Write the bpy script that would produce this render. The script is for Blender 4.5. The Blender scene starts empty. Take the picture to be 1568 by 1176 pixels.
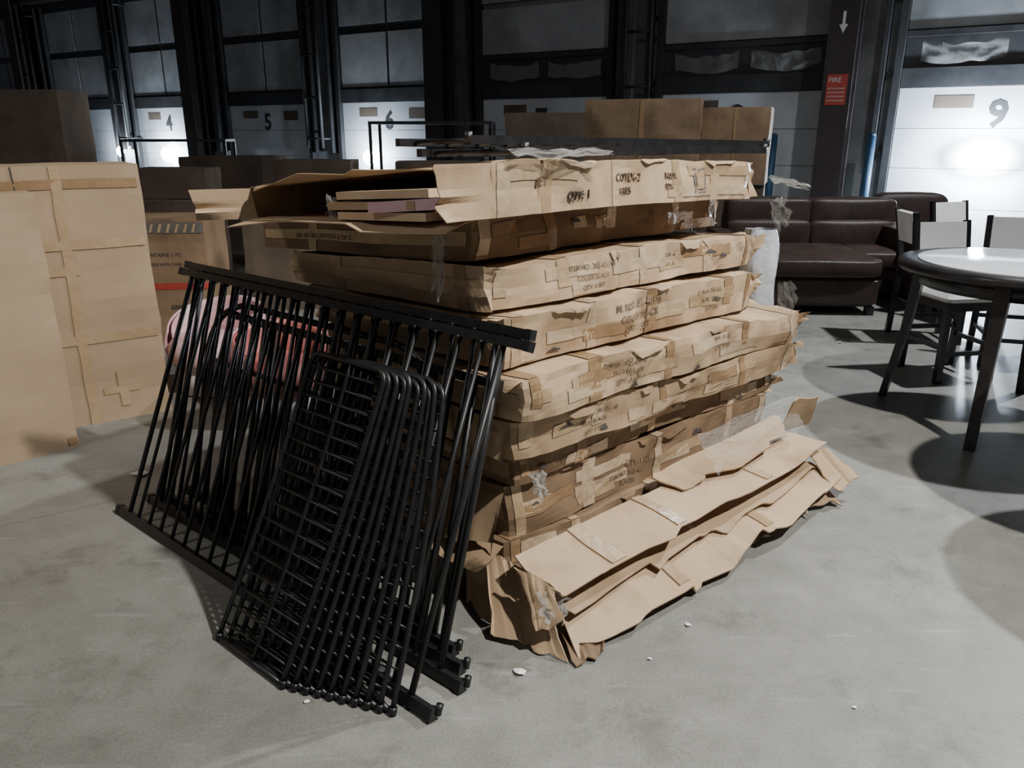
import bpy, math, random
from mathutils import Vector, Matrix, noise
random.seed(7)
R=random.Random(11)

# ---------------------------------------------------------------- materials
def new_mat(name):
    m=bpy.data.materials.new(name); m.use_nodes=True
    nt=m.node_tree; b=nt.nodes['Principled BSDF']
    return m,nt,b
def noisy(name,c1,c2,scale=4,rough=(.6,.8),metal=0,detail=6,bump=0,bscale=60,c3=None,s3=1.2,coat=0,lo=.35,hi=.65,spec=.5,bd=.01,p3=(.5,.72)):
    m,nt,b=new_mat(name); N=nt.nodes; L=nt.links
    tc=N.new('ShaderNodeTexCoord')
    n=N.new('ShaderNodeTexNoise'); n.inputs['Scale'].default_value=scale; n.inputs['Detail'].default_value=detail
    n.inputs['Roughness'].default_value=.65
    L.new(tc.outputs['Object'],n.inputs['Vector'])
    r=N.new('ShaderNodeValToRGB'); r.color_ramp.elements[0].position=lo; r.color_ramp.elements[1].position=hi
    r.color_ramp.elements[0].color=(*c1,1); r.color_ramp.elements[1].color=(*c2,1)
    L.new(n.outputs['Fac'],r.inputs['Fac']); out=r.outputs['Color']
    if c3:
        n3=N.new('ShaderNodeTexNoise'); n3.inputs['Scale'].default_value=s3; n3.inputs['Detail'].default_value=8
        L.new(tc.outputs['Object'],n3.inputs['Vector'])
        r3=N.new('ShaderNodeValToRGB'); r3.color_ramp.elements[0].position=p3[0]; r3.color_ramp.elements[1].position=p3[1]
        L.new(n3.outputs['Fac'],r3.inputs['Fac'])
        mx=N.new('ShaderNodeMix'); mx.data_type='RGBA'
        L.new(r3.outputs['Color'],mx.inputs['Factor']); L.new(out,mx.inputs['A']); mx.inputs['B'].default_value=(*c3,1)
        out=mx.outputs['Result']
    L.new(out,b.inputs['Base Color'])
    mr=N.new('ShaderNodeMapRange'); mr.inputs['To Min'].default_value=rough[0]; mr.inputs['To Max'].default_value=rough[1]
    L.new(n.outputs['Fac'],mr.inputs['Value']); L.new(mr.outputs['Result'],b.inputs['Roughness'])
    b.inputs['Metallic'].default_value=metal
    b.inputs['Coat Weight'].default_value=coat
    b.inputs['Specular IOR Level'].default_value=spec
    if bump:
        n2=N.new('ShaderNodeTexNoise'); n2.inputs['Scale'].default_value=bscale; n2.inputs['Detail'].default_value=3
        L.new(tc.outputs['Object'],n2.inputs['Vector'])
        bp=N.new('ShaderNodeBump'); bp.inputs['Strength'].default_value=bump; bp.inputs['Distance'].default_value=bd
        L.new(n2.outputs['Fac'],bp.inputs['Height']); L.new(bp.outputs['Normal'],b.inputs['Normal'])
    return m
CARD=noisy('cardboard',(.42,.295,.18),(.51,.375,.24),2.5,(.65,.8),bump=.3,bscale=11,c3=(.30,.195,.11),s3=3.0,p3=(.52,.70))
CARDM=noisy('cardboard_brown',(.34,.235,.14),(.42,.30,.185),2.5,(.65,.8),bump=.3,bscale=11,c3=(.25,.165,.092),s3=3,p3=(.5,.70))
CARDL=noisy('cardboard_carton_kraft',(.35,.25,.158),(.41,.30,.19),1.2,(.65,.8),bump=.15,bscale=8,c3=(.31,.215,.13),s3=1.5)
CARDD=noisy('cardboard_shaded',(.19,.122,.07),(.26,.172,.10),2.5,(.7,.85),bump=.3,bscale=11,c3=(.13,.083,.045),s3=2.6)  # darker copy of the board; shade under pile overhangs put into the colour
CARDF=noisy('cardboard_dim_shaded',(.09,.064,.047),(.13,.094,.066),2.5,(.8,.9),bump=.12,bscale=14,c3=(.075,.054,.038),s3=2)  # darkest copy; dim light on the far cartons painted into the base colour
CARDI=noisy('cardboard_inside',(.39,.27,.16),(.46,.325,.20),3,(.8,.9),bump=.2,bscale=10,c3=(.32,.215,.12),s3=3)
TAPE=noisy('packing_tape',(.44,.32,.20),(.58,.45,.31),7,(.10,.26),bump=.55,bscale=30,coat=.5,spec=.6)
TAPEM=noisy('packing_tape_matte',(.36,.25,.145),(.44,.32,.19),6,(.28,.42),bump=.25,bscale=30)
TAPEB=noisy('brown_tape',(.26,.165,.085),(.32,.205,.11),6,(.22,.36),bump=.2,bscale=40)
INK=noisy('stencil_ink',(.09,.06,.04),(.25,.17,.105),28,(.6,.8),lo=.4,hi=.62)
INKD=noisy('print_ink_dark',(.05,.045,.04),(.09,.07,.06),28,(.6,.8))
BLACK=noisy('black_powder_coat',(.006,.006,.007),(.013,.013,.014),20,(.34,.5))
BLACKM=noisy('black_matte',(.012,.012,.013),(.02,.02,.021),6,(.5,.7))
WOOD=noisy('pallet_wood',(.25,.17,.10),(.36,.26,.16),9,(.7,.9),bump=.3,bscale=30)
PINKW=noisy('raw_wood_strip',(.58,.41,.25),(.66,.49,.32),9,(.6,.8))
WALLM=noisy('painted_wall_grimy',(.19,.19,.195),(.27,.27,.27),1.3,(.6,.8),c3=(.11,.105,.10),s3=.9)
DOORM=noisy('dock_door_paint',(.44,.45,.47),(.54,.55,.57),1.1,(.35,.5),c3=(.36,.36,.37),s3=.8)
DOORU=noisy('dock_door_upper_paint',(.27,.27,.275),(.37,.37,.37),1.5,(.5,.7),c3=(.18,.18,.18),s3=1.1)
STEELD=noisy('dark_steel',(.018,.018,.02),(.035,.034,.034),3,(.45,.7))
COLM=noisy('oxide_column_paint',(.026,.019,.020),(.045,.032,.032),3,(.5,.7))
BLUE=noisy('blue_post_paint',(.015,.05,.10),(.03,.08,.14),3,(.4,.6))
LEATHER=noisy('brown_leather',(.038,.025,.021),(.058,.039,.032),5,(.38,.52),bump=.25,bscale=70,spec=.35)
TABLEB=noisy('espresso_wood',(.010,.009,.010),(.02,.018,.018),7,(.25,.4))
GLASSW=noisy('frosted_glass_top',(.55,.58,.62),(.65,.68,.72),3,(.10,.16))
WLEATH=noisy('white_leather',(.76,.75,.73),(.84,.83,.81),5,(.35,.5))
PINK=noisy('pink_plastic',(.60,.34,.37),(.68,.45,.48),4,(.3,.5),c3=(.72,.58,.60),s3=5)
RED=noisy('red_fabric',(.40,.12,.11),(.5,.18,.16),4,(.3,.5),c3=(.55,.34,.32),s3=5)
WHITEP=noisy('white_plastic',(.65,.65,.64),(.75,.75,.74),4,(.3,.5))
WRAP=noisy('foam_wrap',(.40,.43,.48),(.58,.61,.66),9,(.2,.4),bump=.8,bscale=25)
PAPER=noisy('paper_scrap',(.75,.75,.72),(.85,.85,.83),9,(.7,.9))
SIGNR=noisy('red_sign',(.35,.04,.03),(.4,.06,.04),9,(.4,.6))
SIGNW=noisy('white_sign',(.6,.6,.58),(.7,.7,.68),9,(.4,.6))
HAZ=noisy('box_grey_print',(.10,.09,.08),(.14,.12,.11),9,(.6,.8))
CEIL=noisy('ceiling_dark',(.03,.03,.032),(.05,.05,.05),1,(.8,.9))
def plastic_mat(name,al):
    m,nt,b=new_mat(name); N=nt.nodes; L=nt.links
    b.inputs['Base Color'].default_value=(.7,.68,.64,1); b.inputs['Roughness'].default_value=.12
    b.inputs['Alpha'].default_value=al
    n=N.new('ShaderNodeTexNoise'); n.inputs['Scale'].default_value=22
    bp=N.new('ShaderNodeBump'); bp.inputs['Strength'].default_value=.8; bp.inputs['Distance'].default_value=.02
    L.new(n.outputs['Fac'],bp.inputs['Height']); L.new(bp.outputs['Normal'],b.inputs['Normal'])
    return m
PLAST=plastic_mat('clear_plastic_wrap',.16)
PLASTW=plastic_mat('cloudy_plastic_wrap',.40)
def emis(name,c,s):
    m,nt,b=new_mat(name); b.inputs['Emission Color'].default_value=(*c,1); b.inputs['Emission Strength'].default_value=s
    b.inputs['Base Color'].default_value=(*c,1); return m
LAMPM=emis('lamp_lens',(.85,.93,1.0),120)

def floor_mat():
    m,nt,b=new_mat('concrete_floor'); N=nt.nodes; L=nt.links
    tc=N.new('ShaderNodeTexCoord')
    def nz(s,d,ro=.6):
        n=N.new('ShaderNodeTexNoise'); n.inputs['Scale'].default_value=s; n.inputs['Detail'].default_value=d; n.inputs['Roughness'].default_value=ro
        L.new(tc.outputs['Object'],n.inputs['Vector']); return n
    def ramp(n,p0,c0,p1,c1):
        r=N.new('ShaderNodeValToRGB'); e=r.color_ramp.elements
        e[0].position=p0; e[0].color=(*c0,1); e[1].position=p1; e[1].color=(*c1,1)
        L.new(n.outputs['Fac'],r.inputs['Fac']); return r
    def mul(a,bb,f=1):
        mx=N.new('ShaderNodeMix'); mx.data_type='RGBA'; mx.blend_type='MULTIPLY'; mx.inputs['Factor'].default_value=f
        L.new(a,mx.inputs['A']); L.new(bb,mx.inputs['B']); return mx.outputs['Result']
    n1=nz(.9,10); r1=ramp(n1,.3,(.215,.215,.195),.7,(.31,.31,.283))
    n2=nz(5,8,.7); r2=ramp(n2,.35,(.80,.80,.79),.62,(1,1,1))
    n3=nz(2.1,12,.75); r3=ramp(n3,.33,(.5,.49,.47),.47,(1,1,1))
    n4=nz(120,2); r4=ramp(n4,.35,(.82,.82,.82),.6,(1,1,1))
    n5=nz(14,10,.8); r5=ramp(n5,.30,(.62,.61,.59),.42,(1,1,1))
    out=mul(mul(mul(mul(r1.outputs['Color'],r2.outputs['Color']),r3.outputs['Color'],.8),r4.outputs['Color']),r5.outputs['Color'],.8)
    mp=N.new('ShaderNodeMapping'); mp.inputs['Scale'].default_value=(1,9,1); mp.inputs['Rotation'].default_value=(0,0,.9); L.new(tc.outputs['Object'],mp.inputs['Vector'])
    n6=N.new('ShaderNodeTexNoise'); n6.inputs['Scale'].default_value=3; n6.inputs['Detail'].default_value=9; L.new(mp.outputs['Vector'],n6.inputs['Vector'])
    r6=ramp(n6,.62,(0,0,0),.72,(.35,.35,.35))
    ms=N.new('ShaderNodeMix'); ms.data_type='RGBA'; L.new(r6.outputs['Color'],ms.inputs['Factor']); L.new(out,ms.inputs['A']); ms.inputs['B'].default_value=(.38,.38,.36,1); out=ms.outputs['Result']
    sx=N.new('ShaderNodeSeparateXYZ'); L.new(tc.outputs['Object'],sx.inputs[0])
    def M(op,a,bv):
        n=N.new('ShaderNodeMath'); n.operation=op
        if hasattr(a,'links'): L.new(a,n.inputs[0])
        else: n.inputs[0].default_value=a
        if bv is not None:
            if hasattr(bv,'links'): L.new(bv,n.inputs[1])
            else: n.inputs[1].default_value=bv
        return n.outputs[0]
    d=M('ADD',M('ADD',M('MULTIPLY',sx.outputs['X'],-.55),M('MULTIPLY',sx.outputs['Y'],.835)),-3.72)
    md=M('ABSOLUTE',M('PINGPONG',M('ADD',d,50.0),2.5),None)
    lt=M('LESS_THAN',md,.006)
    mx=N.new('ShaderNodeMix'); mx.data_type='RGBA'; L.new(M('MULTIPLY',lt,.4),mx.inputs['Factor']); L.new(out,mx.inputs['A']); mx.inputs['B'].default_value=(.09,.085,.08,1)
    L.new(mx.outputs['Result'],b.inputs['Base Color'])
    mr=N.new('ShaderNodeMapRange'); mr.inputs['To Min'].default_value=.34; mr.inputs['To Max'].default_value=.58
    L.new(n2.outputs['Fac'],mr.inputs['Value']); L.new(mr.outputs['Result'],b.inputs['Roughness'])
    bp=N.new('ShaderNodeBump'); bp.inputs['Strength'].default_value=.08; bp.inputs['Distance'].default_value=.01
    L.new(n3.outputs['Fac'],bp.inputs['Height']); L.new(bp.outputs['Normal'],b.inputs['Normal'])
    return m
FLOORM=floor_mat()

# ---------------------------------------------------------------- mesh builder
class MB:
    def __init__(s): s.v=[];s.f=[];s.m=[];s.mats=[];s.sm=[]
    def mi(s,mat):
        if mat not in s.mats: s.mats.append(mat)
        return s.mats.index(mat)
    def add(s,vs,fs,mat,smooth=False):
        o=len(s.v); s.v+=[tuple(v) for v in vs]; i=s.mi(mat)
        for f in fs: s.f.append([o+k for k in f]); s.m.append(i); s.sm.append(smooth)
    def box(s,c,size,mat,rot=0,M=None,bev=0,smooth=False):
        x,y,z=[k/2 for k in size]
        if bev:
            vs=[];b=min(bev,x*.95,y*.95,z*.95)
            lv=[(-z,b),(-z+b,0),(z-b,0),(z,b)]
            for zz,ins in lv:
                X=x-ins;Y=y-ins
                cb=b*.7
                vs+=[(-X+cb,-Y,zz),(X-cb,-Y,zz),(X,-Y+cb,zz),(X,Y-cb,zz),(X-cb,Y,zz),(-X+cb,Y,zz),(-X,Y-cb,zz),(-X,-Y+cb,zz)]
            fs=[list(range(7,-1,-1)),list(range(24,32))]
            for l in range(3):
                for k in range(8):
                    a=l*8+k;b2=l*8+(k+1)%8; fs.append([a,b2,b2+8,a+8])
        else:
            vs=[(a*x,b*y,d*z) for a in(-1,1) for b in(-1,1) for d in(-1,1)]
            fs=[[0,1,3,2],[4,6,7,5],[0,4,5,1],[2,3,7,6],[0,2,6,4],[1,5,7,3]]
        T=Matrix.Translation(c)@Matrix.Rotation(rot,4,'Z')
        if M is not None: T=M@T
        s.add([T@Vector(p) for p in vs],fs,mat,smooth)
    def pillow(s,c,size,mat,M,p=5,puff=.02,n=14,seed=0):
        hx,hy,hz=[k/2 for k in size]
        def S(i,j):
            u=2*math.pi*i; v=math.pi*(j-.5)
            f=lambda t:math.copysign(abs(t)**(2/p),t)
            q=Vector((hx*f(math.cos(v))*f(math.cos(u)),hy*f(math.cos(v))*f(math.sin(u)),hz*f(math.sin(v))))
            cx=1-(q.x/hx)**2; cy=1-(q.y/hy)**2; cz=1-(q.z/hz)**2
            q+=Vector((q.x/hx*cy*cz,q.y/hy*cx*cz,q.z/hz*cx*cy))*puff
            nn=noise.noise_vector(q*4+Vector((seed,0,0)))*.008
            return M@(Vector(c)+q+nn)
        s.grid(S,n*4,n*2,mat,True)
    def beam(s,p0,p1,w,h,mat,up=Vector((0,0,1))):
        p0=Vector(p0);p1=Vector(p1);d=(p1-p0).normalized()
        a=d.cross(up)
        if a.length<1e-4: a=d.cross(Vector((1,0,0)))
        a.normalize(); b=a.cross(d)
        vs=[];
        for p in(p0,p1):
            for i,j in((-1,-1),(1,-1),(1,1),(-1,1)): vs.append(p+a*i*w/2+b*j*h/2)
        s.add(vs,[[3,2,1,0],[4,5,6,7],[0,1,5,4],[1,2,6,5],[2,3,7,6],[3,0,4,7]],mat)
    def tube(s,pts,r,mat,seg=8,closed=False,radii=None):
        pts=[Vector(p) for p in pts]; n=len(pts); vs=[]
        ref=None
        for i,p in enumerate(pts):
            if closed: d=pts[(i+1)%n]-pts[i-1]
            else: d=pts[min(i+1,n-1)]-pts[max(i-1,0)]
            d.normalize()
            if ref is None:
                ref=d.cross(Vector((0,0,1)))
                if ref.length<.05: ref=d.cross(Vector((1,0,0)))
            ref=(ref-d*ref.dot(d)).normalized(); b=d.cross(ref)
            rr=radii[i] if radii else r
            for k in range(seg):
                t=2*math.pi*k/seg; vs.append(p+ref*math.cos(t)*rr+b*math.sin(t)*rr)
        fs=[]
        for i in range(n if closed else n-1):
            for k in range(seg):
                a=i*seg+k;b=i*seg+(k+1)%seg; j=((i+1)%n)*seg
                fs.append([a,b,j+(k+1)%seg,j+k])
        if not closed: fs+= [list(range(seg-1,-1,-1)),[ (n-1)*seg+k for k in range(seg)]]
        s.add(vs,fs,mat,True)
    def grid(s,fn,nu,nv,mat,smooth=False):
        vs=[fn(i/nu,j/nv) for i in range(nu+1) for j in range(nv+1)]
        fs=[[i*(nv+1)+j,(i+1)*(nv+1)+j,(i+1)*(nv+1)+j+1,i*(nv+1)+j+1] for i in range(nu) for j in range(nv)]
        s.add(vs,fs,mat,smooth)
    def revolve(s,c,prof,mat,seg=48,smooth=True):
        vs=[];fs=[]
        for r,z in prof:
            for k in range(seg):
                t=2*math.pi*k/seg; vs.append((c[0]+r*math.cos(t),c[1]+r*math.sin(t),c[2]+z))
        for i in range(len(prof)-1):
            for k in range(seg):
                a=i*seg+k;b=i*seg+(k+1)%seg; fs.append([a,b,b+seg,a+seg])
        fs.append(list(range(seg-1,-1,-1))); fs.append([(len(prof)-1)*seg+k for k in range(seg)])
        s.add(vs,fs,mat,smooth)
    def build(s,name,solid=0,parent=None):
        me=bpy.data.meshes.new(name); me.from_pydata(s.v,[],s.f)
        for m in s.mats: me.materials.append(m)
        me.polygons.foreach_set('material_index',s.m); me.polygons.foreach_set('use_smooth',s.sm)
        me.update()
        o=bpy.data.objects.new(name,me); bpy.context.scene.collection.objects.link(o)
        if solid:
            md=o.modifiers.new('t','SOLIDIFY'); md.thickness=solid; md.offset=0
        if parent: o.parent=parent
        return o
_tc={}
def text_mesh(txt,size,bold=0.0):
    k=(txt,size,bold)
    if k in _tc: return _tc[k]
    cu=bpy.data.curves.new('t','FONT'); cu.body=txt; cu.size=size; cu.offset=size*bold; cu.resolution_u=2
    ob=bpy.data.objects.new('t',cu); bpy.context.scene.collection.objects.link(ob)
    dg=bpy.context.evaluated_depsgraph_get(); me=bpy.data.meshes.new_from_object(ob.evaluated_get(dg))
    vs=[tuple(v.co) for v in me.vertices]; fs=[list(p.vertices) for p in me.polygons]
    bpy.data.objects.remove(ob); bpy.data.curves.remove(cu); bpy.data.meshes.remove(me)
    _tc[k]=(vs,fs); return _tc[k]
_rg={}
def rag(i,seed,n=7):
    """piecewise-straight torn edge profile in -1..1"""
    k=(seed,n)
    if k not in _rg:
        r=random.Random(int(seed*977)+n); xs=sorted([0,1]+[r.random() for _ in range(n)]); ys=[r.uniform(-1,1) for _ in xs]; _rg[k]=(xs,ys)
    xs,ys=_rg[k]
    for a in range(len(xs)-1):
        if i<=xs[a+1]: 
            t=(i-xs[a])/max(1e-6,xs[a+1]-xs[a]); return ys[a]*(1-t)+ys[a+1]*t
    return ys[-1]

# ---------------------------------------------------------------- cardboard boxes
Z=Vector((0,0,1))
class CBox:
    """dented cardboard box; local a (length) b (depth) c (height); tb/tt = droop of bottom/top towards the far side"""
    def __init__(s,x,y,z,th,l,w,h,seed=0,amp=.011,sag=0,mat=CARD,tb=0,tt=0,crease=0):
        s.l,s.w,s.h,s.seed,s.amp,s.sag=l,w,h,seed,amp,sag; s.mat=mat; s.tb=tb; s.tt=tt; s.cr=crease
        t=math.radians(th); s.e1=Vector((math.cos(t),math.sin(t),0)); s.e2=Vector((-math.sin(t),math.cos(t),0)); s.o=Vector((x,y,z)); s.mb=MB()
    def P(s,a,b,c):
        q=Vector((a*2.6+s.seed*7.3,b*2.6,c*4+s.seed)); n=noise.noise_vector(q)
        q2=Vector((a*11+s.seed*3.1,b*11,c*11)); n2=noise.noise_vector(q2)
        k=c/s.h
        da=n.x*s.amp*1.5+n2.x*s.amp*.3; db=n.y*s.amp*2.4+n2.y*s.amp*.3; dc=(n.z*s.amp*.8+n2.z*s.amp*.25)*(0.3+.7*k)
        if s.cr:
            # crush: a mid-height fold line bulging out, varying in facets along the length
            fa=rag(min(1,max(0,a/s.l)),s.seed*3+1,9); fb=rag(min(1,max(0,a/s.l)),s.seed*3+2,12)
            tri=1-abs(2*k-1)
            db-=s.cr*1.5*tri*max(0,fa); db+=s.cr*1.2*tri*max(0,-fa)
            db+=(k-.5)*fb*s.cr*2.2
            dc-=max(0,fa)*s.cr*1.2*k; dc+=fb*s.cr*.5*k
            r=1-abs(noise.noise(Vector((a*4.5+s.seed*1.9,b*4.5,c*7+s.seed))))*4
            db+=s.cr*max(0,r)*.6
        for ca,cb in((0,0),(s.l,0),(0,s.w)):
            d=math.hypot(a-ca,b-cb)
            if d<.16:
                f=(1-d/.16)**2*s.amp*2.6*(.4+abs(noise.noise(Vector((s.seed*5.1+ca,cb,c*9)))))
                da+= f*(1 if ca==0 else -1); db+= f*(1 if cb==0 else -1)
        t=a/s.l
        dz=-s.sag*t*t -(s.tb+(s.tt-s.tb)*k)*max(0,b/s.w)
        return s.o+s.e1*(a+da)+s.e2*(b+db)+Vector((0,0,c+dc+dz))
    def face(s,which,ua,ub,va,vb,mat,off=0,step=.025):
        l,w,h=s.l,s.w,s.h
        nu=max(1,int((ub-ua)/step)); nv=max(1,int((vb-va)/step))
        if nv>1 and which in'FBLR' and nv%2: nv+=1
        def fn(i,j):
            u=ua+(ub-ua)*i; v=va+(vb-va)*j
            if which=='F': return s.P(u,0,v)-s.e2*off
            if which=='B': return s.P(u,w,v)+s.e2*off
            if which=='L': return s.P(0,u,v)-s.e1*off
            if which=='R': return s.P(l,u,v)+s.e1*off
            if which=='T': return s.P(u,v,h)+Z*off
            return s.P(u,v,0)-Z*off
        s.mb.grid(fn,nu,nv,mat)
    def shell(s,skip=''):
        l,w,h=s.l,s.w,s.h
        for k,(u,v) in dict(F=(l,h),B=(l,h),L=(w,h),R=(w,h),T=(l,w),D=(l,w)).items():
            if k in skip: continue
            s.face(k,0,u,0,v,s.mat)
        return s
    def tape(s,which,ua,ub,va,vb,mat=None): s.face(which,ua,ub,va,vb,mat or TAPE,off=.003,step=.018)
    def text(s,which,u,v,txt,size,mat=None):
        vs,fs=text_mesh(txt,size,.01); out=[]
        for x,y,_ in vs:
            if which=='F': out.append(s.P(u+x,0,v+y)-s.e2*.0055)
            else: out.append(s.P(0,u-x,v+y)-s.e1*.0055)
        s.mb.add(out,fs,mat or INK)
    def flap(s,p,q,dirv,length,mat=None,rg=.35,n=16):
        p=Vector(p);q=Vector(q);d=Vector(dirv).normalized()
        nr=(q-p).cross(d).normalized()
        sd=s.seed+length*31+p.z
        def fn(i,j):
            return p.lerp(q,i)+d*length*j*(1+rag(i,sd,4)*rg)+nr*.03*rag(i,sd+3,3)*j*j
        s.mb.grid(fn,n,5,mat or s.mat)
    def peel(s,a0,a1,drop,out,mat=None):
        def fn(i,j):
            a=a0+(a1-a0)*i; g=min(1,i*5,(1-i)*5)
            r=.8+.4*rag(i,s.seed+a0,3)
            return s.P(a,0,s.h)+Z*(.002-drop*g*r*j*j)-s.e2*(.005+out*g*r*j)
        s.mb.grid(fn,14,4,mat or s.mat)
    def build(s,name='flat_pack_cardboard_box',solid=0): 
        return s.mb.build(name,solid=solid)

specs=[ # x,y,z,theta,l,w,h,seed,sag,mat,tb,tt,amp,crease
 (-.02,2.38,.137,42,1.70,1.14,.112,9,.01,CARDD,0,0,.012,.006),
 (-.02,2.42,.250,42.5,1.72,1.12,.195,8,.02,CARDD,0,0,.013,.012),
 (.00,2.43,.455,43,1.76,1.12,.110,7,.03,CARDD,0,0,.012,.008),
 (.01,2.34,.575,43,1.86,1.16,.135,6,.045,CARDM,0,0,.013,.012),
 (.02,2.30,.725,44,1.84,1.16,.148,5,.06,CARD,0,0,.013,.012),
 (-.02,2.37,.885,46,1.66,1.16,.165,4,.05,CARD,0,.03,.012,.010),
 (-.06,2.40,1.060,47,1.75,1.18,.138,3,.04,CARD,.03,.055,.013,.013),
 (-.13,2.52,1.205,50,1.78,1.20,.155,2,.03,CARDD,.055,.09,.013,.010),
]
txts={9:[],8:[(.65,.10,'QTY: 1 SET',.032),(.55,.06,'ITEM NO. 282-401',.026),(.62,.025,'BLACK',.026)],
 7:[(.15,.04,'QTY: 1 SET',.024)],
 6:[(.30,.085,'ITEM NO. 282-401-98',.022),(.32,.05,'TWIN BLACK',.022),(.95,.06,'CARTON 2 OF 2',.022),(.34,.018,'QTY: 1 SET',.022)],
 5:[(.42,.10,'ITEM NO. 282-401-98',.025),(.48,.065,'TWIN BLACK',.025),(.50,.03,'QTY: 1 SET',.025),(1.12,.10,'N.W. 55 LB',.023),(1.12,.065,'G.W. 61 LB',.023)],
 4:[(.55,.115,'M. NO. 282-401-98',.038),(.57,.07,'COLOR: BLACK',.038),(.60,.025,'QTY: 1 SET',.038),(1.15,.115,'N.W. 55 KG',.028),(1.15,.078,'G.W. 58.5',.028),(1.18,.04,'DETAILS',.028)],
 3:[(.38,.09,'ITEM NO. 282-401-98',.026),(.42,.055,'COLOR BLACK',.024),(.44,.02,'QTY: 1 SET',.024),(.98,.085,'N.W. 44',.022),(.98,.05,'G.W. 50',.022)],
 2:[(.62,.09,'FULL DAY BED',.024),(1.0,.09,'QTY: 1 SET',.022),(1.0,.05,'CARTON',.022)]}
for (x,y,z,th,l,w,h,sd,sag,mt,tb,tt,amp,cr) in specs:
    b=CBox(x,y,z,th,l,w,h,sd,amp,sag,mt,tb,tt,cr).shell()
    rr=random.Random(sd*13)
    pos=[0.03,.30+rr.random()*.1,.75+rr.random()*.1,1.25+rr.random()*.1,l-.12]
    for a in pos:
        wd=.04+rr.random()*.03; m=rr.choice([TAPE,TAPE,TAPEM,TAPEB])
        b.tape('F',a,min(a+wd,l-.005),h*rr.choice([0,0,.3]),h,m)
        b.tape('T',a,min(a+wd,l-.005),0.0,.25,m)
    for k in range(7):
        a=rr.uniform(.02,l-.35); c=rr.uniform(0,h*.55)
        b.tape('F',a,a+rr.uniform(.08,.32),c,min(h,c+.045),rr.choice([TAPEM,TAPE,TAPE,TAPEB]))
    b.tape('L',.02,w-.02,h*.5-.025,h*.5+.025,TAPEM)
    b.tape('L',.1,.16,0,h,TAPEB); b.tape('L',.8,.86,0,h,TAPEM)
    b.tape('T',0.02,l-.02,w*.5-.03,w*.5+.03,TAPE)
    for (u,v,t,s_) in txts.get(sd,[]): b.text('F',u,v,t,s_)
    if sd==2: b.text('L',.95,.06,'282-401-98 CARTON 2 OF 2',.03)
    for k in range(3):
        a=rr.uniform(.05,l-.4); b.peel(a,a+rr.uniform(.06,.25),rr.uniform(.01,.035),rr.uniform(.004,.015))
    # dark tears where the board has ripped open
    for k in range(2):
        a=rr.uniform(.1,l-.2); c=rr.uniform(.0,h*.7); n_=7; wl=rr.uniform(.03,.08); hh=rr.uniform(.006,.016)
        pts=[b.P(a+wl*q/n_,0,min(h,c+hh*math.sin(math.pi*q/n_)*(1+rr.random())))-b.e2*.006 for q in range(n_+1)]+[b.P(a+wl*q/n_,0,c)-b.e2*.006 for q in range(n_-1,0,-1)]
        b.mb.add(pts,[list(range(len(pts)))],INKD)
    e1,e2=b.e1,b.e2
    b.flap(b.P(l,.0,h*.97),b.P(l,.0,h*.05),e1*1-e2*.25*rr.uniform(-1,1)+Z*rr.uniform(-.1,.2),.035+.04*rr.random())
    b.flap(b.P(l-.02,.0,h),b.P(l-.02,.35,h),e1+Z*rr.uniform(-.5,.3),.04+.04*rr.random(),CARDI)
    if sd==8: b.flap(b.P(0,0,h*.9),b.P(0,.25,h*.9),-e1*.5-Z*1.0-e2*.1,.20,CARDI,.2)
    if sd==5: b.flap(b.P(0,.0,h),b.P(0,.35,h),-e1*1+Z*-.15,.05,CARDI,.2)
    if sd==6: b.flap(b.P(0,.0,h*.9),b.P(0,.22,h*.9),-e1*.4-Z*.9,.12,CARDI,.2)
    if sd==9: b.flap(b.P(0,.0,h*.9),b.P(0,.35,h*.9),-e1*.8-Z*.5,.12,CARDI,.2)
    if sd==4: b.flap(b.P(0,.0,h),b.P(0,.5,h),-e1*1-Z*.3,.04,CARD,.3)
    b.build()

# --- top box: open at its left end, drooping to the far-left
b=CBox(-.05,2.30,1.366,50.5,1.80,1.26,.156,1,.011,.05,CARD,.08,.115,.008)
b.shell('L')
h=b.h; l=b.l; w=b.w; e1,e2=b.e1,b.e2
for a,m in((.02,TAPE),(.22,TAPEM),(.62,TAPE),(1.05,TAPEM),(1.4,TAPE),(1.7,TAPEM)): b.tape('F',a,a+.06,0,h,m)
b.tape('F',.03,.4,.10,.145,TAPE); b.tape('F',1.0,1.75,.02,.06,TAPE); b.tape('F',1.2,1.7,.10,.14,TAPEM); b.tape('T',0,l,w*.5-.03,w*.5+.03); b.tape('T',0,.5,.0,.05)
b.text('F',.36,.035,'QTY: 1',.042,INKD); b.text('F',.64,.085,'COTEX-2',.04,INK); b.text('F',.66,.04,'SERIES',.032); b.text('F',.98,.09,'MODEL',.03); b.text('F',.98,.05,'ITEM',.03); b.text('F',.20,.08,'SET',.04)
b.tape('F',1.24,1.36,.03,.13,HAZ); b.mb.grid(lambda i,j:b.P(1.262+.076*i,0,.048+.064*j)-b.e2*.006,3,3,TAPEM)
for a0,a1 in((.3,.5),(.8,1.0),(1.35,1.6)): b.peel(a0,a1,.02,.008)
b.flap(b.P(l,.0,h*.97),b.P(l,.0,h*.05),e1*1-e2*.1,.04,None,.2)
b.flap(b.P(0,0,h),b.P(0,0,0),-e1*1.0+e2*.15,.19,None,.05)
b.flap(b.P(0,w,h*.97),b.P(0,w,0),-e1*.85+e2*.5,.22,None,.05)
b.flap(b.P(0,.05,0),b.P(0,w-.03,0),-e1-Z*.10,.15,CARD,.06)
b.flap(b.P(0,.12,h),b.P(0,w*.95,h),-e1*1+Z*.05,.03,CARDI,.6,24)
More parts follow.
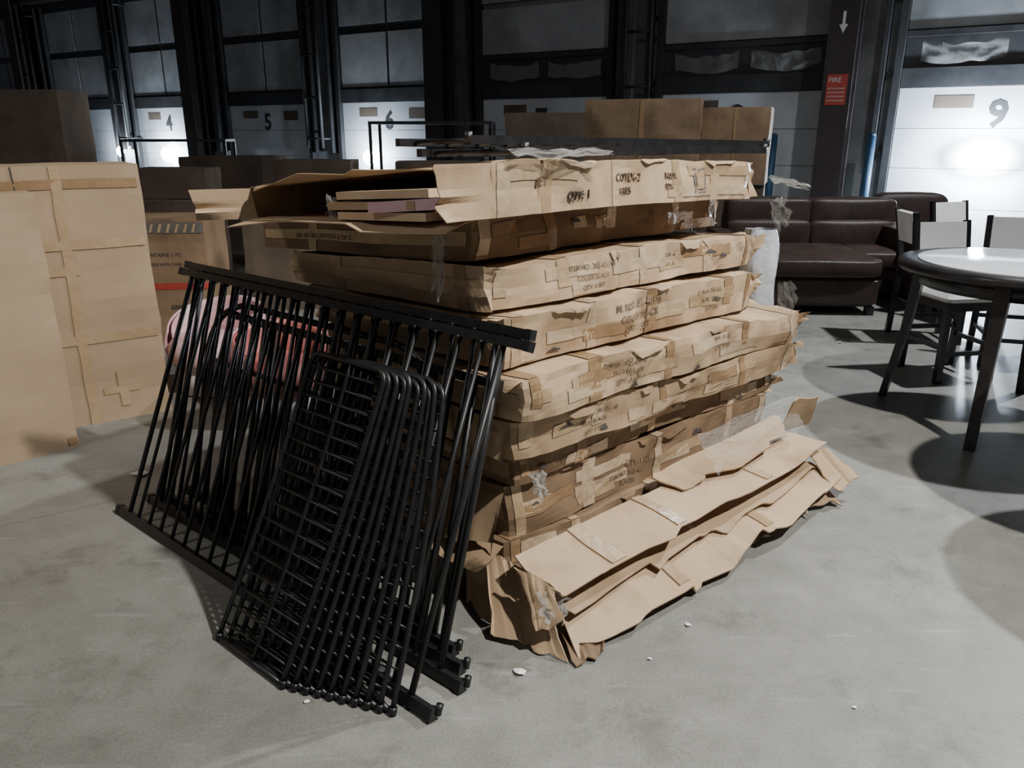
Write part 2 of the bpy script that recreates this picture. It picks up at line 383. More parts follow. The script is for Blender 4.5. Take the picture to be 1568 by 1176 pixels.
for k,(bb,cc,mm) in enumerate([(.12,.015,PINKW),(.16,.05,CARDI),(.10,.085,PINKW)]):
    b.mb.beam(b.P(-.07,bb+.02,cc),b.P(-.03,bb+.50,cc+.005),.10,.022,mm)
b.mb.beam(b.P(-.10,.06,.055),b.P(-.09,.40,.045),.05,.03,PINK)
b.build('open_flat_pack_cardboard_box',solid=.004)

# --- collapsed cardboard sheets at the base of the pile
def sheet(name,p00,p10,p11,p01,mat,seed,amp=.02,nu=26,nv=6,rg=.03,tapes=(),curl=0,kn=7,fold=(),cr=.0):
    mb=MB(); p00,p10,p11,p01=[Vector(p) for p in(p00,p10,p11,p01)]
    def S(i,j,o=0):
        p=(p00.lerp(p10,i)).lerp(p01.lerp(p11,i),j)
        n=noise.noise_vector(Vector((i*3+seed,j*1.5,seed*1.7)))
        out=(p01-p00).normalized()
        along=(p10-p00).normalized()
        e=out*rag(i,seed,kn)*rg*j+along*rag(j,seed+1,2)*rg*.6*(1 if i>.5 else -1)*abs(2*i-1)**4
        c=curl*rag(i,seed+5,kn)*j
        f=sum(hh*max(0,1-abs(i-x)/.10) for x,hh in fold)*j
        g=cr*rag(i,seed+9,12)
        p=p+n*amp+e+Vector((0,0,o+c+f+g))
        p.z=max(p.z,.006)
        return p
    mb.grid(S,nu,nv,mat)
    for (a0,a1,b0,b1) in tapes:
        mb.grid(lambda i,j:S(a0+(a1-a0)*i,b0+(b1-b0)*j,.006),max(2,int(nu*(a1-a0)*2)),8,TAPEM)
    return mb.build(name,solid=.006)
sheet('collapsed_cardboard_sheet',(.00,2.31,.258),(1.26,3.44,.272),(1.47,3.36,.225),(.17,2.19,.180),CARD,1.3,.010,90,10,.016,((.15,.19,0,.95),(.36,.39,0,.95),(.7,.73,0,.95)),.008,6,((.52,.015),),.004)
sheet('collapsed_cardboard_sheet',(.09,2.34,.12),(1.36,3.42,.13),(1.53,3.24,.11),(.20,2.11,.03),CARD,4.1,.010,110,10,.045,((.3,.34,0,.9),(.62,.65,0,.9)),.018,10,((.20,.02),(.58,.03),(.80,.02)),.006)
sheet('collapsed_cardboard_sheet',(.10,2.36,.15),(1.30,3.42,.16),(1.42,3.30,.15),(.18,2.20,.09),CARDM,2.9,.010,80,10,.03,(),.012,9,(),.005)
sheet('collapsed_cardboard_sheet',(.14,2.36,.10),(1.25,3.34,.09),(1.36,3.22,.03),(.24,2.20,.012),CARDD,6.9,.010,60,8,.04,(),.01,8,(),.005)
sheet('torn_cardboard_flap',(-.10,2.46,.20),(.08,2.31,.19),(.16,2.12,.010),(-.06,2.22,.03),CARDI,7.7,.015,20,12,.02,(),.012,4,(),.006)
sheet('torn_cardboard_flap',(-.14,2.56,.22),(-.03,2.40,.21),(-.06,2.30,.02),(-.18,2.44,.03),CARDM,8.7,.02,14,10,.02,(),.01,4,(),.005)
sheet('torn_cardboard_flap',(.02,2.28,.24),(.15,2.20,.20),(.17,2.13,.11),(.06,2.16,.10),CARDI,11.7,.02,16,12,.03,(),.015,4,(),.006)
sheet('torn_cardboard_flap',(.55,2.86,.30),(1.25,3.48,.34),(1.30,3.34,.285),(.66,2.80,.270),CARDI,9.2,.01,50,8,.04,(),.01,6,(),.006)
sheet('torn_cardboard_flap',(1.28,3.50,.24),(1.46,3.62,.24),(1.48,3.56,.41),(1.31,3.46,.41),CARDM,3.2,.01,8,6,.01,(),0,3)
sheet('torn_cardboard_flap',(1.36,3.38,.19),(1.50,3.44,.19),(1.58,3.28,.09),(1.44,3.20,.09),CARDI,5.2,.015,12,8,.03,(),.015,3,(),.004)
sheet('torn_cardboard_flap',(1.18,3.30,.14),(1.34,3.40,.14),(1.46,3.20,.02),(1.30,3.08,.03),CARDM,13.2,.015,14,8,.03,(),.015,3,(),.004)
sheet('torn_cardboard_flap',(.72,2.78,.12),(.98,3.02,.12),(1.02,2.90,.012),(.80,2.66,.012),CARD,6.2,.01,14,8,.03,(),.01,4,(),.004)
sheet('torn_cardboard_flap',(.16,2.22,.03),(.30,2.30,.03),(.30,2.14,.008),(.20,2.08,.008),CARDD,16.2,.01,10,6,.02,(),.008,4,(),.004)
def film(name,p,u,v,seed,amp=.03,n=14,mat=PLAST):
    mb=MB();p=Vector(p);u=Vector(u);v=Vector(v)
    def S(i,j):
        nn=noise.noise_vector(Vector((i*5+seed,j*5,seed)))
        e=1+.5*noise.noise(Vector((i*4+seed,9,1)))
        return p+u*i*(1+.4*noise.noise(Vector((j*4,seed,3))))+v*j*e+nn*amp
    mb.grid(S,n,n,mat,True); mb.build(name)
film('plastic_film',(.74,2.93,.45),(.50,.48,.0),(.07,-.08,-.13),2.2,.02)
film('plastic_film',(1.10,3.40,1.33),(.07,.02,.02),(.02,-.02,-.13),5.2,.02)
film('plastic_film',(1.10,3.45,1.43),(.16,.03,-.03),(.0,-.01,-.025),6.2,.012,14,PLASTW)
film('plastic_film',(1.18,3.44,.98),(.07,.0,.0),(.01,-.02,-.2),7.2,.02)
film('plastic_film',(.06,2.26,.585),(.04,.02,.0),(.02,-.03,-.07),9.2,.02,14,PLASTW)
film('plastic_film',(-.24,2.43,1.33),(.04,-.02,.0),(-.01,.01,-.2),3.7,.015,14,PLASTW)
film('plastic_film',(-.62,2.68,1.40),(.04,-.02,.0),(-.0,-.01,-.06),3.9,.015,14,PLASTW)
film('plastic_film',(.08,2.19,.19),(.08,.04,.0),(.02,-.05,-.06),3.1,.02,14,PLASTW)
film('plastic_film',(.02,2.33,1.535),(.30,.30,.0),(-.03,-.01,.02),1.1,.015,20,PLASTW)
film('plastic_film',(.45,2.83,.735),(.08,.08,.0),(.02,-.03,-.05),13.1,.015,14,PLASTW)

# --- pallet
mb=MB(); T=Matrix.Translation((.10,2.48,0))@Matrix.Rotation(math.radians(42.5),4,'Z')
for k in range(3): mb.box((.72,-.04+k*.53,.057),(1.44,.09,.08),WOOD,M=T)
for k in range(7): mb.box((.06+k*.22,.50,.113),(.12,1.16,.022),WOOD,M=T)
for k in range(3): mb.box((.06+k*.66,.50,.0105),(.11,1.16,.018),WOOD,M=T)
mb.build('wooden_pallet')

# ---------------------------------------------------------------- leaning black metal daybed panels
F0=Vector((-.253,1.867,0)); D=Vector((-.76,.651,0)).normalized(); Q=Vector((.651,.76,0)).normalized()
def fp(r,s,z): return F0+D*r+Q*s+Vector((0,0,z))
def back_panel(s0,s1,ztop,r0,length,nb,off,arch=False,name='metal_daybed_back_panel'):
    mb=MB(); zb=.020
    def pt(r,t): return fp(r,s0+(s1-s0)*t,zb+(ztop-zb)*t)
    upv=(pt(0,1)-pt(0,0)).normalized(); nrm=upv.cross(D).normalized()
    mb.beam(pt(r0,0),pt(r0+length,0),.026,.034,BLACK,up=upv)
    for r in(r0,r0+length): mb.beam(pt(r-.010,0),pt(r+.012,0),.031,.039,BLACK,up=upv)
    for r in(r0-.01,): mb.tube([pt(r,0)-nrm*.015,pt(r,0)-nrm*.015+upv*.032],.011,BLACK,10)
    if arch:
        pts=[pt(r0+.05,0.02),pt(r0+.05,.45)]
        for k in range(9):
            a=math.pi/2*k/8; pts.append(pt(r0+.05+.30*(1-math.cos(a)),.70+.30*math.sin(a)))
        for k in range(9):
            a=math.pi/2*k/8; pts.append(pt(r0+length-.05-.30*(1-math.sin(a)),.70+.30*math.cos(a)))
        pts+= [pt(r0+length-.05,.45),pt(r0+length-.05,.02)]
        mb.tube(pts,.013,BLACK,8)
        mb.beam(pt(r0+.05,.70),pt(r0+length-.05,.70),.018,.018,BLACK,up=upv)
        tt=.70
    else:
        mb.beam(pt(r0-.0,1),pt(r0+length,1),.024,.028,BLACK,up=upv)
        for r in (r0-.004,r0+length+.004): mb.beam(pt(r-.01,1),pt(r+.01,1),.028,.032,BLACK,up=upv)
        mb.tube([pt(r0+.09,0),pt(r0+.09,1)],.0105,BLACK,8); mb.tube([pt(r0+length-.09,0),pt(r0+length-.09,1)],.0105,BLACK,8)
        tt=1
    for k in range(nb):
        r=r0+.17+off+(length-.34)*k/(nb-1)
        mb.tube([pt(r,0),pt(r,tt)],.0078,BLACK,8)
        if not arch:
            q=pt(r,.985); mb.tube([q-nrm*.016,q+nrm*.016],.0055,BLACK,8)
    return mb.build(name)
back_panel(.0,.425,1.020,-.03,1.98,18,0)
back_panel(.14,.456,1.045,-.01,1.96,18,.035)
back_panel(.20,.486,1.020,.05,1.92,18,.01)
back_panel(.25,.470,.860,.13,1.50,16,.02)
back_panel(.30,.492,.905,.30,1.60,13,.02,arch=True)

NSP=10
def side_panel(k):
    mb=MB(); W=.365; rb=.777-.038*k; rt=.70-.017*k+R.uniform(-.008,.008); s0=-.20+.0155*k; s1=.205+.010*k; zt=.92-.004*k+R.uniform(-.012,.012)
    bow=-.032
    def pt(u,v):
        r=(rb+(rt-rb)*v)-W*u; s=s0+(s1-s0)*v - bow*math.sin(math.pi*v)
        return fp(r,s,.012+(zt-.012)*v+.03*math.sin(math.pi*v))
    pts=[pt(0,i/14*.95) for i in range(15)]
    for j in range(1,6):
        a=math.pi/2*j/5; pts.append(pt(.10*(1-math.cos(a)),.95+.05*math.sin(a)))
    for j in range(0,6):
        a=math.pi/2*j/5; pts.append(pt(1-.10*(1-math.sin(a)),.95+.05*math.cos(a)))
    pts+=[pt(1,.95-i/14*.95) for i in range(1,15)]
    mb.tube(pts,.0088,BLACK,8)
    mb.tube([pt(0,0),pt(1,0)],.0088,BLACK,8)
    for u in(0,1): mb.tube([pt(u,0)-Z*.010,pt(u,.012)],.0125,BLACK,10)
    mb.tube([pt(.55,i/14) for i in range(15)],.0075,BLACK,8)
    n=17
    for i in range(n):
        v=.05+.90*i/(n-1); mb.tube([pt(.01,v),pt(.99,v)],.0042,BLACK,6)
    mb.build('metal_daybed_side_panel')
for k in range(NSP): side_panel(k)

def flat_panel(o,th,l,w,z,nb,tilt=0):
    mb=MB(); t=math.radians(th); a=Vector((math.cos(t),math.sin(t),tilt)); bb=Vector((-math.sin(t),math.cos(t),-.03)); o=Vector((o[0],o[1],z))
    mb.beam(o,o+a*l,.03,.03,BLACK); mb.beam(o+bb*w,o+bb*w+a*l,.03,.03,BLACK)
    for k in range(nb): 
        p=o+a*(l*(k+.5)/nb); mb.tube([p,p+bb*w],.009,BLACK)
    for p in(o,o+a*l): mb.tube([p+Z*-.01,p+Z*.026],.016,BLACK,10)
    mb.build('metal_daybed_back_panel')
flat_panel((.04,2.68),45,1.60,.55,1.548,12,-.012)
flat_panel((-.15,2.80),40,1.80,.45,1.582,12,-.016)

# ---------------------------------------------------------------- left cardboard cartons
def carton(name,x,y,z,th,l,w,h,seed,mat=CARD,amp=.006,extra=None):
    b=CBox(x,y,z,th,l,w,h,seed,amp,0,mat); 
    for k,(u,v) in dict(F=(l,h),B=(l,h),L=(w,h),R=(w,h),T=(l,w),D=(l,w)).items(): b.face(k,0,u,0,v,mat,step=.08)
    if extra: extra(b)
    return b.build(name)
def ex1(b):
    b.face('F',b.l-.05,b.l-.004,.02,.06,TAPEB,off=.004)
    b.text('F',b.l-.42,b.h*.62,'(49 TOP)',.045); b.text('F',b.l-.40,b.h*.55,'Wht',.04)
ang=math.degrees(math.atan2(.277,.264))
t=math.radians(ang); L1=1.9
carton('tall_cardboard_carton',-2.316-L1*math.cos(t),3.916-L1*math.sin(t),.0,ang,L1,.16,1.33,21,CARDL,.005,extra=ex1)
def ex2(b):
    l,h=b.l,b.h
    TT=lambda a,c,d,e,m:b.face('F',a,c,d,e,m,off=.005,step=.08)
    TT(l-.62,l-.612,0,h,INKD)
    for z0 in(.47,1.0): TT(l-.98,l-.02,z0,z0+.05,TAPEM)
    TT(l-.98,l-.02,1.32,1.37,TAPEB); TT(l-.45,l-.40,0,h,TAPEM)
    TT(l-.28,l-.23,.08,.30,TAPEM); TT(l-.36,l-.16,.16,.20,TAPEM)
    TT(l-.75,l-.38,.86,.91,TAPEM)
ang2=math.degrees(math.atan2(.269,.396)); t2=math.radians(ang2); L2=1.9
carton('tall_cardboard_carton',-2.06-L2*math.cos(t2),4.50-L2*math.sin(t2)+.0,.0,ang2,L2,.55,1.44,22,CARDL,.006,extra=ex2)

def ex3(b):
    b.face('F',0,b.l,b.h-.10,b.h-.02,HAZ,off=.004)
    for k in range(16): 
        u=.03+k*b.l/17; b.mb.add([b.P(u,-.008,b.h-.095),b.P(u+.02,-.008,b.h-.095),b.P(u+.045,-.008,b.h-.03),b.P(u+.025,-.008,b.h-.03)],[[0,1,2,3]],TAPEM)
    b.text('F',b.l*.55,b.h*.72,'CONTAINS 1 PC',.04,INKD); b.text('F',b.l*.55,b.h*.65,'HANDLE WITH CARE',.03,INKD); b.face('F',0,b.l,.45,.50,SIGNR,off=.004)
    b.text('F',b.l*.7,b.h*.3,'60056',.05,INKD)
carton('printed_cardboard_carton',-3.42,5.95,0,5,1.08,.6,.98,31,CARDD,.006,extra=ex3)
def lab(b):
    b.face('F',b.l*.48,b.l*.52,0,b.h,TAPEB,off=.004,step=.08)
def stack(items):
    for it in items: carton(*it,extra=lab if it[9] is not CARDF else None)
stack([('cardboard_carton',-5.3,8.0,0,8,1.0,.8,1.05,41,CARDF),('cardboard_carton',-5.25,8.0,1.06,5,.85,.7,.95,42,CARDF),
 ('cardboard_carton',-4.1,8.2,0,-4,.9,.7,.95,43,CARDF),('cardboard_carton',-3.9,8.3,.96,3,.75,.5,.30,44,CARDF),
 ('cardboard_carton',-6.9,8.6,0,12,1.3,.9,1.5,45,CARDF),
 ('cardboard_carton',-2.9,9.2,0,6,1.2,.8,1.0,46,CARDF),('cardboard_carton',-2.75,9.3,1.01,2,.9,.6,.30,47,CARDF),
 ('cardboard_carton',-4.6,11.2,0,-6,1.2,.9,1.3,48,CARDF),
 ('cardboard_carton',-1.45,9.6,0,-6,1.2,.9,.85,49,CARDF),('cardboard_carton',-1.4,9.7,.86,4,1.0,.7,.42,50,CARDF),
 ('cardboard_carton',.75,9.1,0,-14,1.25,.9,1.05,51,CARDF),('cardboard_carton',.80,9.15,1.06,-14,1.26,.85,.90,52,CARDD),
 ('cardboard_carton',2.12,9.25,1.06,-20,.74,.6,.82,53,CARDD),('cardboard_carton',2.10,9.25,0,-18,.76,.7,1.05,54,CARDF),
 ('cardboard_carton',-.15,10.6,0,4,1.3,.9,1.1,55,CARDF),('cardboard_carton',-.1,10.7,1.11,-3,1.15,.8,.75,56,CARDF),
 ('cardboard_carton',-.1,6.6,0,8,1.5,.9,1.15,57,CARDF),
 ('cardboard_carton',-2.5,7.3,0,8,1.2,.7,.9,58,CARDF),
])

# ---------------------------------------------------------------- tub chairs
def shell_chair(name,c,rot,mat,base,sc=1):
    mb=MB(); T=Matrix.Translation(c)@Matrix.Rotation(rot,4,'Z')@Matrix.Scale(sc,4)
    def S(i,j):
        a=math.radians(-35+250*i)
        r=.33+.03*math.sin(j*math.pi); top=.28+.22*max(0,math.sin(math.pi*i))**.7
        z=.20+(top)*j*.85
        return T@Vector((r*math.cos(a),r*math.sin(a)*.95,z))
    mb.grid(S,36,12,mat,True)
    mb.grid(lambda i,j:T@Vector((.30*math.cos(math.radians(-35+250*i)),.29*math.sin(math.radians(-35+250*i)),(.20+(.28+.22*max(0,math.sin(math.pi*i))**.7)*.85*j))),36,12,mat,True)
    for prof,mt in(([(.05,.20),(.30,.21),(.33,.26),(.33,.34),(.29,.39),(.03,.41)],mat),([(.20,.0),(.28,.02),(.28,.17),(.24,.20)],base)):
        k0=len(mb.v); mb.revolve((0,0,0),prof,mt,32)
        for k in range(k0,len(mb.v)): mb.v[k]=tuple(T@Vector(mb.v[k]))
    mb.build(name,solid=.012)
shell_chair('pink_tub_chair',(-1.92,4.95,0),math.radians(-20),PINK,WHITEP,.90)
shell_chair('red_tub_chair',(-1.36,4.50,0),math.radians(30),RED,WHITEP,.82)

# ---------------------------------------------------------------- foam wrapped roll behind pile
mb=MB()
def S(i,j):
    a=2*math.pi*i; n=noise.noise_vector(Vector((math.cos(a)*1.6,math.sin(a)*1.6,j*6)))
    r=.10*(1-.35*abs(2*j-1)**6)+n.x*.025
    return Vector((1.27+r*math.cos(a),4.04+r*math.sin(a),.0+1.14*j))
mb.grid(S,28,30,WRAP,True)
mb.build('foam_wrapped_roll')

# ---------------------------------------------------------------- sofa
def rot_T(x,y,deg): return Matrix.Translation((x,y,0))@Matrix.Rotation(math.radians(deg),4,'Z')
T=rot_T(2.22,7.12,-4)
mb=MB(); BX=lambda c,s,bev=.04: mb.box(c,s,LEATHER,M=T,bev=bev)
BX((.78,1.10,.22),(1.60,.95,.28)); BX((.62,.42,.22),(1.02,.80,.28))
PL=lambda c,s,p=7,q=.02: mb.pillow(c,s,LEATHER,T,p,q,12,c[0]*9)
PL((.62,.42,.43),(1.06,.86,.17),10,.015); PL((.62,1.0,.43),(1.06,.46,.17),10,.015)
PL((1.36,.92,.42),(.46,.66,.17),10,.015)
for k in range(2):
    PL((.22+k*.86+.16,1.32,.60),(.86,.26,.28),9,.025); PL((.22+k*.86+.16,1.37,.82),(.86,.24,.27),9,.025)
BX((.82,1.50,.45),(1.74,.16,.74),.05)
PL((1.72,.85,.36),(.38,1.30,.62),14,.008); PL((1.72,.85,.66),(.40,1.32,.10),12,.005)
PL((-.12,1.05,.36),(.20,.94,.58),12,.008)
for x,y in((.15,.08),(1.08,.08),(1.62,.3),(1.8,.3),(1.8,1.4),(-.1,1.4)): mb.box((x,y,.04),(.07,.07,.08),STEELD,M=T)
mb.build('brown_leather_sectional_sofa')
T=rot_T(4.15,8.7,-8); mb=MB()
BX((.4,.4,.24),(.8,.8,.36)); PL((.4,.75,.55),(.82,.24,.78)); PL((.05,.4,.36),(.18,.8,.56)); PL((.75,.4,.36),(.18,.8,.56)); PL((.4,.35,.46),(.58,.62,.16))
for x,y in((.1,.1),(.7,.1),(.1,.7),(.7,.7)): mb.box((x,y,.03),(.06,.06,.06),STEELD,M=T)
mb.build('brown_leather_armchair')

# ---------------------------------------------------------------- round counter-height tables
def table(cx,cy,rot,top=GLASSW,Rr=.65):
    mb=MB(); c=(cx,cy,0)
    mb.revolve(c,[(Rr-.05,.860),(Rr-.005,.87),(Rr,.885),(Rr,.905),(Rr-.015,.918),(Rr-.09,.919)],TABLEB,72)
    mb.revolve(c,[(Rr-.10,.915),(Rr-.10,.924),(Rr-.105,.926)],top,72)
    mb.revolve(c,[(Rr-.14,.78),(Rr-.12,.78),(Rr-.12,.87),(Rr-.14,.87)],TABLEB,48)
    for k in range(4):
        a=math.radians(rot+90*k); d=Vector((math.cos(a),math.sin(a),0)); n=Vector((-d.y,d.x,0))
        p1=Vector(c)+d*(Rr-.12); p0=Vector(c)+d*(Rr-.0)
        vs=[]
        for p,z,w1,w2 in((p0,0,.05,.038),(p1.lerp(p0,.35),.45,.06,.045),(p1,.87,.075,.06)):
            for i,j in((-1,-1),(1,-1),(1,1),(-1,1)): vs.append(p+n*i*w1/2+d*j*w2/2+Z*z)
        fs=[[3,2,1,0],[8,9,10,11]]
        for l0 in(0,4):
            for q in range(4): fs.append([l0+q,l0+(q+1)%4,l0+4+(q+1)%4,l0+4+q])
        mb.add(vs,fs,TABLEB)
    mb.build('round_counter_height_table')
table(2.86,4.34,138)
table(2.78,2.96,15,top=TABLEB,Rr=.60)

def chair(x,y,rot,seatmat=WLEATH,backmat=WLEATH,sh=.60,bt=1.03):
    mb=MB(); T=rot_T(x,y,rot); w=.43
    BX=lambda c,s,m,bev=0: mb.box(c,s,m,M=T,bev=bev)
    BX((0,0,sh-.03),(w,.42,.07),seatmat,.03); BX((0,0,sh-.085),(w-.02,.40,.05),TABLEB)
    for sx in(-1,1):
        mb.beam(T@Vector((sx*.19,-.185,0)),T@Vector((sx*.19,-.18,sh-.06)),.04,.04,TABLEB)
        mb.beam(T@Vector((sx*.19,.22,0)),T@Vector((sx*.19,.19,sh)),.04,.04,TABLEB)
        mb.beam(T@Vector((sx*.19,.19,sh-.01)),T@Vector((sx*.19,.28,bt)),.04,.035,TABLEB)
        mb.beam(T@Vector((sx*.19,-.18,.24)),T@Vector((sx*.19,.2,.24)),.025,.03,TABLEB)
    mb.beam(T@Vector((-.19,-.18,.20)),T@Vector((.19,-.18,.20)),.025,.03,TABLEB)
    mb.beam(T@Vector((-.19,.205,.30)),T@Vector((.19,.205,.30)),.025,.03,TABLEB)
    upv=Vector((0,.09,bt-sh)).normalized(); upw=T.to_3x3()@upv
    p=Vector((0,.19+.09*.70,sh+(bt-sh)*.70))
    mb.beam(T@(p+Vector((-.175,0,0))),T@(p+Vector((.175,0,0))),.035,.24,backmat,up=upw)
    mb.build('counter_height_dining_chair')
chair(3.02,5.24,8); chair(3.38,6.25,84); chair(3.62,5.55,-18); chair(4.0,6.9,20)

# ---------------------------------------------------------------- dock wall
W0=Vector((6.82,11.56,0)); AW=Vector((-.8495,.5275,0)).normalized(); NW=Vector((-AW.y,AW.x,0))
if NW.y>0: NW=-NW
def Wp(s,o,z): return W0+AW*s+NW*o+Z*z
def wbox(mb,s0,s1,o0,o1,z0,z1,mat):
    vs=[Wp(s,o,z) for s in(s0,s1) for o in(o0,o1) for z in(z0,z1)]
    mb.add(vs,[[0,1,3,2],[4,6,7,5],[0,4,5,1],[2,3,7,6],[0,2,6,4],[1,5,7,3]],mat)
SP=3.66
mb=MB(); wbox(mb,-8,45,-.3,0,0,7.5,WALLM); mb.build('wall_back')
for n in range(-1,10):
    s=n*SP; hw=1.32; mb=MB()
    for k in range(4): wbox(mb,s-hw,s+hw,.02,.06,.0+k*.56,.0+k*.56+.552,DOORM)
    wbox(mb,s-hw,s+hw,.02,.10,2.24,2.50,STEELD)
    if n<=2:
        wbox(mb,s-hw,s+hw,.02,.05,2.50,2.92,STEELD)
        wbox(mb,s-hw,s+hw,.03,.07,3.02,3.8,DOORU); wbox(mb,s-hw,s+hw,.03,.07,3.9,4.7,DOORU)
        wbox(mb,s-hw,s+hw,.02,.10,2.92,3.0,STEELD)
        for q in range(2):
            s0=s-hw+.12+q*1.25
            def S(i,j): 
                nn=noise.noise_vector(Vector((i*6+n*3,j*4,q*5)))
                return Wp(s0+1.05*i,.14+nn.x*.05,2.60+.25*j+nn.z*.04-.06*math.sin(math.pi*i))
            mb.grid(S,20,6,PLAST,True)
    else:
        for q in range(2):
            wbox(mb,s-hw+q*hw+.03,s-hw+(q+1)*hw-.03,.03,.07,2.55,3.58,DOORU)
            wbox(mb,s-hw+q*hw+.03,s-hw+(q+1)*hw-.03,.03,.07,3.75,4.75,DOORU)
        wbox(mb,s-hw,s+hw,.02,.05,2.5,4.8,STEELD)
    wbox(mb,s-hw,s+hw,.02,.10,4.75,4.95,STEELD)
    for sg in(-1,1):
        wbox(mb,s+sg*(hw+.06)-.05,s+sg*(hw+.06)+.05,.0,.16,0,4.9,STEELD)
        wbox(mb,s+sg*(hw+.26)-.03,s+sg*(hw+.26)+.03,.0,.22,1.2,4.9,STEELD)
        for zz in(1.3,2.4,3.4,4.2): wbox(mb,s+sg*(hw+.16)-.12,s+sg*(hw+.16)+.12,.0,.10,zz,zz+.06,STEELD)
    if 0<=9-n<=9:
        vs,fs=text_mesh(str(9-n),.50,.03)
        mb.add([Wp(s-(x-.16),.065,1.70+y) for x,y,_ in vs],fs,STEELD)
    wbox(mb,s+.35,s+.85,.06,.066,1.95,2.12,CARDF)
    if n in(3,4): wbox(mb,s-.95,s-.5,.06,.066,1.9,2.1,CARDF)
    mb.build('door_%d'%(n+2))
for q,n in enumerate((-1.4,.6,2.6,4.6,6.6,8.6)):
    s=n*SP-.1; mb=MB()
    wbox(mb,s-.20,s+.20,.30,.33,0,7.4,COLM); wbox(mb,s-.20,s+.20,.62,.65,0,7.4,COLM); wbox(mb,s-.015,s+.015,.33,.62,0,7.4,COLM)
    if n==.6:
        wbox(mb,s-.14,s+.14,.651,.66,2.0,2.42,SIGNR)
        vs,fs=text_mesh('FIRE',.10); mb.add([Wp(s+.12-x,.663,2.31+y) for x,y,_ in vs],fs,SIGNW)
        for kk in range(4): 
            vs,fs=text_mesh('EXTINGUISHER',.035); mb.add([Wp(s+.12-x,.663,2.05+.055*kk+y) for x,y,_ in vs],fs,SIGNW)
        mb.add([Wp(s+a,.655,z) for a,z in((-.02,3.25),(.02,3.25),(.02,3.08),(.06,3.08),(0,2.96),(-.06,3.08),(-.02,3.08))],[list(range(7))],SIGNW)
    mb.build('steel_column')
mb=MB(); wbox(mb,-8,45,.1,.5,5.0,5.35,STEELD); mb.build('steel_header_beam')
for n in(1.45,3.5,5.4,6.5):
    s=n*SP; mb=MB()
    for ds in(-.22,.22): mb.tube([Wp(s+ds,.45,1.3),Wp(s+ds,.45,4.9)],.035,STEELD)
    for zz in(1.5,2.35,3.2,4.1): mb.tube([Wp(s-.22,.45,zz),Wp(s+.22,.45,zz)],.025,STEELD); 
    for zz in(1.5,4.7): mb.tube([Wp(s-.22,.45,zz),Wp(s-.22,.0,zz)],.025,STEELD)
    mb.build('wall_mounted_track_frame')
for s in(2.95,1.55):
    mb=MB(); p=Wp(s,.55,0); mb.tube([p,p+Z*1.58],.065,BLUE,20); mb.tube([p+Z*1.58,p+Z*1.61],.065,BLUE,20,radii=[.065,.035]); mb.tube([p,p+Z*.02],.16,STEELD,20)
    mb.build('blue_bollard_post')
# bare work-light globes on short white brackets just off the doors
def dock_light(s,o,z,power,rx=.07,rz=.07):
    mb=MB(); c=Wp(s,o,z)
    mb.grid(lambda i,j:c+AW*(math.cos(2*math.pi*i)*math.sin(math.pi*j)*rx)+NW*(math.sin(2*math.pi*i)*math.sin(math.pi*j)*rz*.6)+Z*(math.cos(math.pi*j)*rz),24,14,LAMPM,True)
    mb.tube([Wp(s,.06,z),Wp(s,o-rz*.5,z)],.012,WHITEP)
    mb.build('dock_work_light')
    ld=bpy.data.lights.new('dock_lamp','POINT'); ld.energy=power; ld.color=(.68,.83,1); ld.shadow_soft_size=.06
    lo=bpy.data.objects.new('dock_lamp',ld); bpy.context.scene.collection.objects.link(lo); lo.location=Wp(s,o+rz*.6+.10,z)
dock_light(.12,.25,1.28,620,.30,.17); dock_light(3.13*SP,.25,1.12,110,.15,.15); dock_light(5.0*SP,.25,1.10,170,.22,.18); dock_light(5.55*SP,.25,1.15,70,.13,.13)

# ---------------------------------------------------------------- floor, ceiling
mb=MB(); mb.add([(-40,-8,0),(30,-8,0),(30,45,0),(-40,45,0)],[[0,1,2,3]],FLOORM); mb.build('floor')
mb=MB(); mb.add([(-40,-8,7.5),(30,-8,7.5),(30,45,7.5),(-40,45,7.5)],[[3,2,1,0]],CEIL); mb.build('ceiling')

def metal_rack(x,y,rot,l,w,h):
    mb=MB(); T=rot_T(x,y,rot)
    for a in(0,l):
        for c in(0,w): mb.beam(T@Vector((a,c,0)),T@Vector((a,c,h)),.04,.04,BLACKM)
    for z in(h,.35):
        mb.box((l/2,w/2,z),(l+.04,w+.04,.04),BLACKM,M=T)
    mb.build('dark_console_table')
metal_rack(-2.0,11.6,-4,1.7,.6,1.75); metal_rack(-6.2,13,5,1.6,.6,1.5)

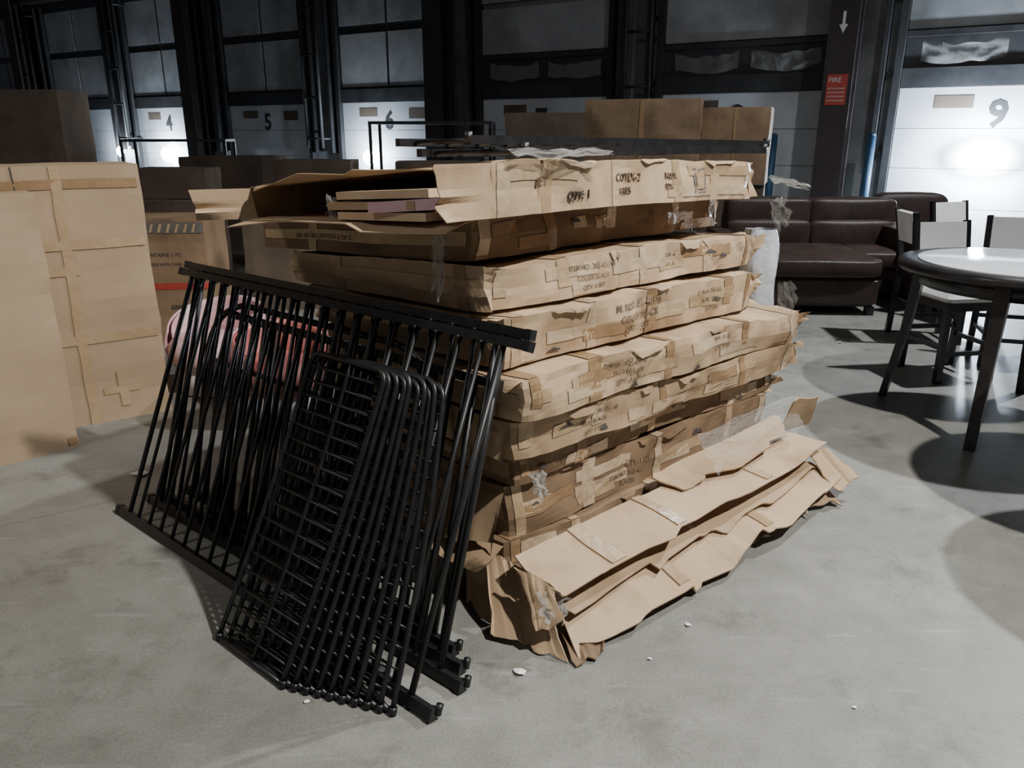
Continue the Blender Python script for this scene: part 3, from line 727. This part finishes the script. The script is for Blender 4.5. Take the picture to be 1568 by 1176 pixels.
for i,(x,y,s) in enumerate([(.022,2.054,.022),(.44,2.117,.010),(-.607,1.92,.010),(-1.827,3.535,.05),(.60,2.30,.015),(1.0,1.894,.008),(1.05,2.91,.03),(2.63,6.1,.03)]):
    mb=MB(); rr=random.Random(i)
    n=7; vs=[(x+s*rr.uniform(.5,1.2)*math.cos(2*math.pi*k/n),y+s*rr.uniform(.4,1)*math.sin(2*math.pi*k/n),.003+rr.random()*s*.4) for k in range(n)]+[(x,y,.004+s*.35)]
    mb.add(vs,[[k,(k+1)%n,n] for k in range(n)],PAPER); mb.build('paper_scrap')

# ---------------------------------------------------------------- lights
def aim(o,loc,target):
    o.location=loc; d=Vector(target)-Vector(loc); o.rotation_euler=d.to_track_quat('-Z','Y').to_euler()
def area(name,loc,target,size,power,col):
    ld=bpy.data.lights.new(name,'AREA'); ld.shape='DISK'; ld.size=size; ld.energy=power; ld.color=col
    o=bpy.data.objects.new(name,ld); bpy.context.scene.collection.objects.link(o); aim(o,loc,target)
def spot(name,loc,target,size,power,col,ang,blend):
    ld=bpy.data.lights.new(name,'SPOT'); ld.shadow_soft_size=size; ld.energy=power; ld.color=col; ld.spot_size=math.radians(ang); ld.spot_blend=blend
    o=bpy.data.objects.new(name,ld); bpy.context.scene.collection.objects.link(o); aim(o,loc,target)
spot('high_bay_front',(3.3,.5,5.8),(.2,2.5,.4),.10,1900,(1,.97,.91),72,.5)
area('high_bay_back',(5.2,5.8,6.0),(2.4,3.8,0),.20,430,(.94,.97,1))
area('high_bay_left',(-4.5,1.0,6.2),(-1.5,2.5,0),1.2,70,(1,.97,.92))
w=bpy.data.worlds.new('World'); bpy.context.scene.world=w; w.use_nodes=True
w.node_tree.nodes['Background'].inputs[0].default_value=(.80,.84,1,1); w.node_tree.nodes['Background'].inputs[1].default_value=.11

# ---------------------------------------------------------------- camera
cd=bpy.data.cameras.new('camera'); cd.sensor_width=36; cd.lens=36*1200/1568; cd.clip_end=200
co=bpy.data.objects.new('camera',cd); bpy.context.scene.collection.objects.link(co)
co.location=(0,0,1.6); co.rotation_euler=(math.radians(90-17.7),0,0)
bpy.context.scene.camera=co
bpy.context.scene.view_settings.view_transform='AgX'
bpy.context.scene.view_settings.look='None'
bpy.context.scene.view_settings.exposure=0.28
